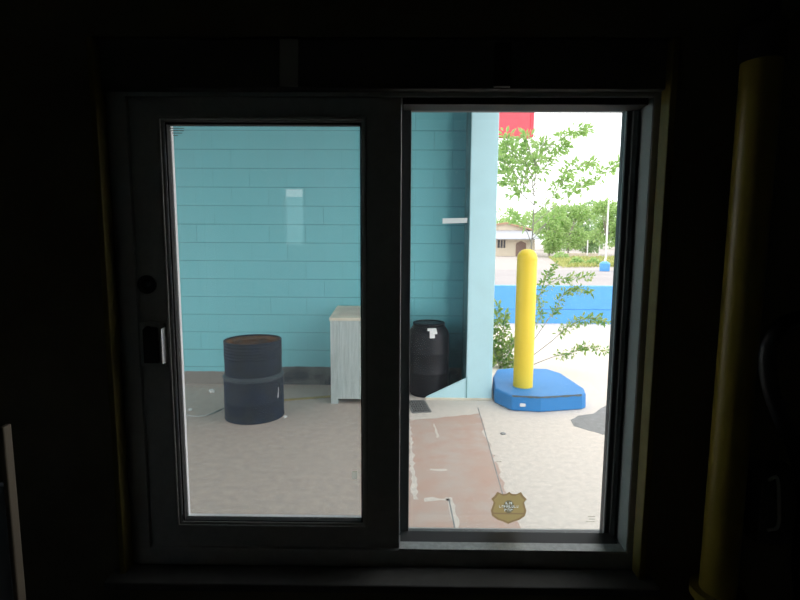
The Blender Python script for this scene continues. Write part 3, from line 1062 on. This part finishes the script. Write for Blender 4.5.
for k in range(24):
    bm.faces.new((lo_[k], lo_[k + 1], up_[k + 1], up_[k]))
ch = obj('chipped_edge', bm, 'chip', pd)
sl_ = ch.modifiers.new('thick', 'SOLIDIFY')
sl_.thickness = .004
sl_.offset = 0
bm = bmesh.new()
a, b = top[8], top[9]
p = lerp(a, b, .62)
box(bm, p.x - .03, p.x + .03, p.y - .012, p.y + .02, .05, .085)
obj('white_mark', bm, 'white', pd, bevel=.008)
tag(pd, 'low worn blue concrete pad under the yellow bollard', 'concrete pad')

bq = G(522.8, 386, PZT)
r = 9.9 * bq.y / F
bt = PZ(249, bq.y, 526)
bl = empty('bollard', (0, 0, 0))
h = bt - PZT
prof = [(0, .0005), (r, .0005), (r, h - r * .95)] + [(r * math.cos(t) ** .8, h - r * .95 + r * .95 * math.sin(t)) for t in [PI / 2 * k / 9 for k in range(1, 9)]] + [(0, h)]
prof = [(rr_, z_) for rr_, z_ in prof]
obj('bollard_sleeve', lathe(prof, 40), 'bollard', bl, smooth=True)
obj('bollard_seam', lathe([(r, h - r * 1.05), (r + .003, h - r * 1.03), (r + .003, h - r * .97), (r * .99, h - r * .95)], 40), 'bollard', bl, smooth=True)
bl.location = (bq.x, bq.y, PZT)
tag(bl, 'tall yellow round-topped bollard standing on the blue pad', 'bollard')

# ------------------------------------------------------------------ low blue wall beyond
YL = 1.75 * F / (323 - 240)
ht = PZ(286, YL, 560)
lw_ = empty('low_wall', (PX(555, YL), YL + .1, 0))
bm = bmesh.new()
hs = PZ(309.5, YL, 560)
box(bm, -0.6, 14, YL, YL + .2, 0, hs - .006)
obj('lower_course', bm, 'blue', lw_, bevel=.004)
obj('upper_course', bx(-0.6, 14, YL + .002, YL + .2, hs + .002, ht), 'blue', lw_, bevel=.008)
obj('course_joint', bx(-0.6, 14, YL + .012, YL + .19, hs - .006, hs + .002), 'pad', lw_)
tag(lw_, 'long low bright blue wall across the lot behind the yellow bollard', 'wall')

# ------------------------------------------------------------------ plants
def leaf(bm, p, d, size, rnd, wid=.42):
    d = d.normalized()
    s = d.cross(Vector((rnd.uniform(-1, 1), rnd.uniform(-1, 1), rnd.uniform(-.4, 1)))).normalized()
    u = s.cross(d).normalized()
    L, Wd = size, size * wid
    a = bm.verts.new(p)
    b = bm.verts.new(p + d * L * .5 + s * Wd * .5 + u * L * .07)
    c = bm.verts.new(p + d * L)
    e = bm.verts.new(p + d * L * .5 - s * Wd * .5 + u * L * .07)
    m_ = bm.verts.new(p + d * L * .5)
    bm.faces.new((a, b, m_))
    bm.faces.new((b, c, m_))
    bm.faces.new((a, m_, e))
    bm.faces.new((m_, c, e))


def rvec(rnd):
    while True:
        v = Vector((rnd.uniform(-1, 1), rnd.uniform(-1, 1), rnd.uniform(-1, 1)))
        if .05 < v.length < 1:
            return v.normalized()


def spray(bm_l, bm_b, pts, r0, leaf_size, per, rnd, side=.10, start=.15):
    path = spline(pts, 8)
    tube(path, r0, 6, bm_b, r1=r0 * .3)
    n = len(path)
    for i in range(int(n * start), n):
        t = (path[min(i + 1, n - 1)] - path[max(i - 1, 0)]).normalized()
        for k in range(per):
            v = (rvec(rnd) + t * .5).normalized()
            off = rnd.uniform(0, side) * (1 - .5 * i / n)
            p = path[i] + v * off
            if off > .04 and k % 3 == 0:
                tube([path[i], path[i] + v * off * .5 + Vector((0, 0, .005)), p], .0025, 4, bm_b, r1=.0012)
            leaf(bm_l, p, (v + Vector((0, 0, rnd.uniform(-.5, .3)))), leaf_size * rnd.uniform(.7, 1.25), rnd)


rnd = random.Random(11)
YT = 6.75


def tp_(a, b, dy=0.0):
    return P(a, b, YT + dy)


yt = empty('young_tree', (G(527, 366).x, YT, 0))
base = tp_(527, 372)
base.z = 0
trunk_path = spline([base, tp_(527, 340), tp_(528, 300), tp_(531, 255), tp_(533, 225), tp_(534, 198), tp_(531, 175), tp_(524, 158), tp_(519, 140)], 8)
obj('trunk', tube(trunk_path, (.013), 10, r1=.004), 'bark', yt, smooth=True)
bl_, bb_ = bmesh.new(), bmesh.new()
crown = [
    [(535, 196, 0), (520, 180, -.1), (508, 165, -.2), (500, 158, -.25)],
    [(535, 192, 0), (524, 172, .1), (514, 155, .1), (503, 145, .15)],
    [(534, 186, 0), (536, 168, -.15), (530, 152, -.2), (524, 138, -.2)],
    [(533, 180, 0), (541, 168, .15), (540, 152, .2), (546, 140, .2)],
    [(533, 176, 0), (522, 160, .2), (512, 147, .2), (506, 137, .25)],
    [(534, 205, 0), (520, 192, .2), (512, 182, .2), (503, 172, .2)],
    [(531, 170, 0), (548, 148, 0), (562, 138, .1), (578, 131, .1), (586, 130, .1)],
    [(534, 186, 0), (545, 168, .1), (556, 152, .1), (566, 146, .1)],
    [(534, 205, 0), (552, 186, .1), (566, 172, .15), (582, 164, .15), (596, 162, .2)],
    [(534, 215, 0), (550, 200, -.1), (560, 184, -.1), (568, 176, -.1)],
    [(533, 225, 0), (556, 205, .2), (572, 190, .2), (586, 183, .2)],
    [(533, 235, 0), (566, 205, .2), (590, 180, .3), (606, 171, .3), (619, 163, .3)],
    [(532, 240, 0), (548, 222, -.1), (560, 212, -.1)],
    [(532, 245, 0), (524, 226, .1), (512, 214, .2)],
]
for k, br_ in enumerate(crown):
    spray(bl_, bb_, [tp_(*p) for p in br_], .006, .085, 8 if k < 6 else 6, rnd, side=.19 if k < 6 else .11, start=.2 if k < 6 else .42)
low = [
    [(527, 350, 0), (545, 324, 0), (556, 309, .05), (564, 294, .1), (575, 289, .1), (591, 292, .1)],
    [(527, 360, 0), (553, 340, -.1), (565, 329, -.15), (579, 321, -.2), (592, 318, -.2), (605, 321, -.2)],
    [(527, 367, 0), (553, 357, -.1), (571, 353, -.15), (587, 347, -.2), (607, 352, -.2)],
    [(528, 318, 0), (541, 292, -.1), (546, 278, -.1), (556, 265, -.1)],
    [(528, 308, 0), (552, 282, .2), (572, 278, .2), (592, 277, .3)],
    [(527, 335, 0), (540, 318, .2), (541, 300, .3)],
]
bl2 = bmesh.new()
for br_ in low:
    spray(bl2, bb_, [tp_(*p) for p in br_], .006, .064, 7, rnd, side=.085, start=.3)
obj('branches', bb_, 'bark', yt)
obj('foliage', bl_, 'leaf_near', yt)
obj('low_foliage', bl2, 'leaf_low', yt)
tag(yt, 'thin young tree with airy sprays of small leaves behind the yellow bollard', 'tree')

# weedy bush by the column
bu = empty('weedy_bush', (G(500, 364).x, 6.9, 0))
bl_, bb_ = bmesh.new(), bmesh.new()
YT = 6.95
for pts_ in ([(501, 366), (499, 345), (497, 325), (497, 306)], [(502, 366), (503, 345), (504, 328), (505, 315)], [(500, 366), (494, 350), (490, 335), (489, 318)],
             [(503, 367), (508, 355), (511, 345), (514, 340)], [(501, 367), (497, 360), (494, 352), (492, 345)], [(505, 367), (512, 362), (517, 358)]):
    pp_ = [tp_(a, b, rnd.uniform(-.15, .15)) for a, b in pts_]
    pp_[0].z = 0
    spray(bl_, bb_, pp_, .006, .075, 8, rnd, side=.10, start=.1)
obj('stems', bb_, 'bark', bu)
obj('foliage', bl_, 'leaf_low', bu)
tag(bu, 'small weedy green bush growing at the right edge of the cyan column', 'bush')

# trees across the road
def far_tree(px, Y, ytop, wpx, ybot, seed, mname, label, dens=1.0, leaf_sz=.45):
    rnd = random.Random(seed)
    x = PX(px, Y, 240)
    zt_ = PZ(ytop, Y, px)
    zb_ = PZ(ybot, Y, px)
    rw = wpx / 2 * Y / F
    t = empty('broadleaf_tree', (x, Y, 0))
    bmb = bmesh.new()
    zm = (zt_ + zb_) / 2
    tube(spline([(x, Y, -.05), (x + .1, Y, zb_ * .6), (x - .1, Y, zm)], 5), .16, 8, bmb, r1=.07)
    bml = bmesh.new()
    blobs = []
    for k in range(14):
        v = rvec(rnd)
        c = Vector((x + v.x * rw * .68, Y + v.y * rw * .68, zm + v.z * (zt_ - zb_) * .36))
        blobs.append((c, rw * rnd.uniform(.30, .48)))
        tube([(x, Y, zb_ + (zm - zb_) * .5), (Vector((x, Y, zm)) + c) / 2, c], .06, 5, bmb, r1=.02)
    for c, rad in blobs:
        for k in range(int(150 * dens)):
            v = rvec(rnd)
            p = c + Vector((v.x, v.y, v.z * .8)) * rad * (rnd.random() ** .35)
            leaf(bml, p, v + rvec(rnd) * .6, leaf_sz * rnd.uniform(.6, 1.2), rnd, wid=.6)
    obj('trunk', bmb, 'bark', t)
    obj('foliage', bml, mname, t)
    return tag(t, label, 'tree', 'trees across the road')


far_tree(516, 74, 208, 50, 240, 1, 'leaf_far', 'rounded light green tree rising directly behind the small house')
far_tree(490, 82, 213, 34, 244, 9, 'leaf_far_deep', 'low green tree half hidden by the cyan column beyond the house')
far_tree(549, 55, 201, 36, 256, 2, 'leaf_far', 'dense light green tree just right of the small house')
far_tree(568, 61, 191, 40, 256, 3, 'leaf_far', 'tallest pale green tree in the middle of the tree row')
far_tree(586, 67, 197, 36, 256, 4, 'leaf_far_deep', 'deeper green tree left of the white light pole')
far_tree(606, 54, 193, 36, 256, 5, 'leaf_far', 'pale green tree directly behind the white light pole')
far_tree(634, 64, 196, 34, 256, 6, 'leaf_far_deep', 'green tree at the window edge past the light pole')
far_tree(556, 95, 205, 50, 250, 7, 'leaf_far_deep', 'far hazy green tree filling the gap behind the row', 0.9, .7)
far_tree(598, 115, 205, 50, 250, 8, 'leaf_far_deep', 'farthest hazy green tree behind the light pole trees', 0.9, .7)


# grassy verge with low shrubs
def verge(name, pix, n, mname, label, cat, hgt):
    rnd = random.Random(77)
    pts = [G(a, b) for a, b in pix]
    bm = bmesh.new()
    for k in range(n):
        u, v = rnd.random(), rnd.random()
        p = lerp(lerp(pts[0], pts[1], u), lerp(pts[3], pts[2], u), v)
        p.z = 0
        if any((p - G(a, b)).length < c for a, b, c in ((577, 266, .8), (594, 266, .8), (561, 260, 1.3), (605.5, 262, .6))):
            continue
        leaf(bm, p, Vector((rnd.uniform(-.6, .6), rnd.uniform(-.6, .6), 1)), hgt * rnd.uniform(.5, 1.3), rnd, wid=.5)
    o = obj(name, bm, mname)
    return tag(o, label, cat, None, 'stuff')


verge('verge_grass', [(549, 258.5), (618, 258.5), (622, 267), (562, 268)], 2600, 'grass', 'yellow green grass verge across the road', 'grass', .32)
rndb = random.Random(5)


def low_shrub(px, py, wpx, hpx, seed, label):
    rnd = random.Random(seed)
    q = G(px, py)
    t = empty('low_shrub', (q.x, q.y, 0))
    rw, hh_ = wpx / 2 * q.y / F, hpx * q.y / F
    bml, bmb = bmesh.new(), bmesh.new()
    for k in range(7):
        a = rnd.uniform(0, 2 * PI)
        tube([(q.x, q.y, 0), (q.x + .3 * rw * math.cos(a), q.y + .3 * rw * math.sin(a), hh_ * .5), (q.x + .6 * rw * math.cos(a), q.y + .6 * rw * math.sin(a), hh_ * .8)], .02, 5, bmb, r1=.008)
    for k in range(420):
        v = rvec(rnd)
        v.z = abs(v.z)
        p = Vector((q.x + v.x * rw, q.y + v.y * rw, v.z * hh_ * rnd.uniform(.5, 1)))
        leaf(bml, p, v + rvec(rnd) * .7, .22 * rnd.uniform(.6, 1.2), rnd, wid=.5)
    obj('stems', bmb, 'bark', t)
    obj('foliage', bml, 'leaf_far', t)
    return tag(t, label, 'shrub', 'shrubs on the verge')


low_shrub(577, 266, 12, 8, 1, 'low olive shrub on the verge left of the blue bin')
low_shrub(594, 266, 12, 7, 2, 'low green shrub on the verge touching the blue bin')
low_shrub(561, 260, 14, 8, 3, 'low green shrub at the foot of the tree right of the house')

# ------------------------------------------------------------------ house across the road
YH = 58.0
k_ = YH / F


def hx(px):
    return PX(px, YH, 240)


def hz(py):
    return PZ(py, YH, 515)


ho = empty('small_house', (hx(505), YH, 0))
obj('house_walls', bx(hx(470), hx(535), YH, YH + 8, -.02, hz(238)), 'house', ho)
obj('porch_roof', prism([(YH - 1.2, hz(239.5)), (YH - 1.2, hz(238.6)), (YH + 3.5, hz(229)), (YH + 3.5, hz(238))], 'x', hx(466), hx(537)), 'house_roof', ho)
obj('gable', prism([(hx(478), hz(230)), (hx(535), hz(230)), (hx(531), hz(227)), (hx(510), hz(222.5)), (hx(478), hz(227))], 'y', YH + 3.2, YH + 8), 'house_trim', ho)
bm = bmesh.new()
prism([(hx(470), hz(228.2)), (hx(511), hz(221.2)), (hx(511), hz(222.8)), (hx(470), hz(229.8))], 'y', YH + 2.8, YH + 8.4, bm)
prism([(hx(511), hz(221.2)), (hx(538), hz(228.2)), (hx(538), hz(229.8)), (hx(511), hz(222.8))], 'y', YH + 2.8, YH + 8.4, bm)
obj('gable_roof', bm, 'house_tile', ho)
arch = [(hx(516), 0), (hx(526), 0), (hx(526), hz(243.5)), (hx(524.5), hz(241.6)), (hx(521), hz(240.6)), (hx(517.5), hz(241.6)), (hx(516), hz(243.5))]
dr_ = obj('house_door', prism(arch, 'y', YH - .08, YH + .02), 'house_door', ho)
ar2 = [(hx(514.5), hz(245)), (hx(515), hz(242)), (hx(518), hz(240)), (hx(521), hz(239.4)), (hx(524), hz(240)), (hx(527), hz(242)), (hx(527.5), hz(245)), (hx(526.2), hz(245)), (hx(525.7), hz(243)), (hx(521), hz(240.8)), (hx(516.3), hz(243)), (hx(515.8), hz(245))]
obj('door_arch', prism(ar2, 'y', YH - .14, YH - .02), 'house_trim', ho)
wn = obj('house_window', bx(hx(497), hx(505.5), YH - .06, YH + .02, hz(248), hz(240)), 'house_dark', ho)
bm = bmesh.new()
for a in (497, 500, 502.8, 505.4):
    box(bm, hx(a), hx(a + .5), YH - .10, YH - .05, hz(248), hz(240))
obj('window_bars', bm, 'house_trim', wn)
tag(ho, 'small cream house with grey porch roof and arched brown door', 'house')

# ------------------------------------------------------------------ small things across the road
q = G(604.5, 271.3)
bn = empty('blue_bin', (q.x, q.y, 0))
s = q.y / F
obj('bin_body', lathe([(0, 0), (4.2 * s, 0), (4.8 * s, .05), (4.9 * s, 7 * s), (0, 7 * s)], 20, (q.x, q.y, 0)), 'blue', bn, smooth=True)
obj('bin_dome', lathe([(5.0 * s, 6.9 * s), (4.8 * s, 8 * s), (3.4 * s, 9.2 * s), (1.2 * s, 10 * s), (0, 10 * s)], 20, (q.x, q.y, 0)), 'blue', bn, smooth=True)
obj('bin_cap', lathe([(1.1 * s, 9.6 * s), (1.1 * s, 12 * s), (.6 * s, 12.6 * s), (0, 12.6 * s)], 12, (q.x, q.y, 0)), 'white', bn, smooth=True)
tag(bn, 'small blue domed bin at the far edge of the road', 'bin')

q = G(605.5, 262)
lp_ = empty('light_pole', (q.x, q.y, 0))
zt_ = PZ(200, q.y, 606)
obj('pole_shaft', tube([(q.x, q.y, 0), (q.x, q.y, zt_ * .5), (q.x, q.y, zt_)], .085, 12, r1=.06), 'white', lp_, smooth=True)
obj('pole_arm', tube(spline([(q.x, q.y, zt_ - .05), (q.x + .25, q.y, zt_ + .2), (q.x + .8, q.y, zt_ + .28)], 6), .03, 8), 'white', lp_, smooth=True)
obj('lamp_head', bx(q.x + .7, q.x + 1.2, q.y - .1, q.y + .1, zt_ + .24, zt_ + .34), 'white', lp_, bevel=.03)
tag(lp_, 'thin white light pole before the trees, above the blue bin', 'light pole')

for px_, py_, top_, lab_ in ((587, 258, 240, 'thin pale marker post on the verge between the shrubs'), (599, 256, 241, 'short pale post on the verge beside the light pole')):
    q = G(px_, py_)
    o = obj('marker_post', bx(-.05, .05, -.05, .05, 0, PZ(top_, q.y, px_)), 'white', bevel=.01)
    o.location = (q.x, q.y, 0)
    tag(o, lab_, 'post', 'posts on the verge')
a, b = G(566, 256.8), G(596, 256.8)
o = obj('kerb_wall', bx(a.x, b.x, a.y, a.y + .4, 0, .40), 'house_trim', bevel=.03)
tag(o, 'low cream kerb wall along the verge below the trees', 'wall')

# red canopy fascia beyond the column
YR = 14.0
rz0 = PZ(136, YR, 515)
rx1 = PX(534, YR, 125)
rc = empty('red_canopy', (rx1 - 3, YR + .18, 0))
obj('fascia', bx(rx1 - 6, rx1 - .10, YR, YR + .35, rz0, rz0 + 1.2), 'red', rc, bevel=.01)
obj('fascia_trim', bx(rx1 - .10, rx1, YR - .01, YR + .36, rz0 - .01, rz0 + 1.2), 'red_deep', rc, bevel=.01)
xs = PX(482, YR, 240)
obj('canopy_leg', bx(xs - .12, xs + .12, YR + .05, YR + .3, 0, rz0), 'white', rc)
tag(rc, 'red flat-sided canopy edge high beyond the cyan column', 'canopy')
yq = YR + .17
q = P(501, 156, yq)
fl = empty('flood_light', (q.x, yq, q.z))
obj('lamp_body', prism([(q.x - .26, q.z - .16), (q.x + .02, q.z - .10), (q.x + .17, q.z + .10), (q.x + .12, q.z + .14), (q.x - .26, q.z + .10)], 'y', yq - .15, yq + .15), 'iron', fl, bevel=.02)
obj('lamp_bracket', tube([(q.x - .1, yq, q.z + .1), (q.x - .1, yq, rz0 - .012)], .025, 8), 'iron', fl)
tag(fl, 'dark grey flood lamp hung under the red canopy', 'lamp')

# ------------------------------------------------------------------ litter by the blue wall
a, b = G(262, 402.5), G(331, 397)
o = obj('wood_strip', bx(-.5, .5, -.02, .02, 0, .014), 'yellow_wood', bevel=.002)
m_ = (a + b) / 2
o.location = (m_.x, m_.y, 0)
o.scale = ((b - a).length, 1, 1)
o.rotation_euler = (0, 0, math.atan2(b.y - a.y, b.x - a.x))
tag(o, 'yellowish wooden strip on the floor behind the navy drum', 'wood strip')
pts = [G(*p, .006) for p in ((184, 414), (192, 416), (203, 416), (213, 413), (222, 409), (232, 404))]
o = obj('loose_cable', tube(spline(pts, 6), .006, 8), 'cable', smooth=True)
tag(o, 'pale thin cable lying on the floor left of the navy drum', 'cable')
for (px_, py_, sz_, lab_) in ((212, 393, .035, 'white paper scrap on the floor left of the navy drum'), (190, 411, .022, 'tiny white scrap on the floor near the pale cable'),
                              (285, 418, .022, 'tiny pale scrap on the floor right of the navy drum')):
    q = G(px_, py_)
    bm = bmesh.new()
    bmesh.ops.create_icosphere(bm, subdivisions=2, radius=sz_)
    rs = random.Random(px_)
    for v in bm.verts:
        v.co *= rs.uniform(.7, 1.15)
        v.co.z = v.co.z * .7
    zmin = min(v.co.z for v in bm.verts)
    for v in bm.verts:
        v.co.z -= zmin
    o = obj('paper_scrap', bm, 'white')
    o.location = (q.x, q.y, 0)
    tag(o, lab_, 'litter', 'scraps on the floor')
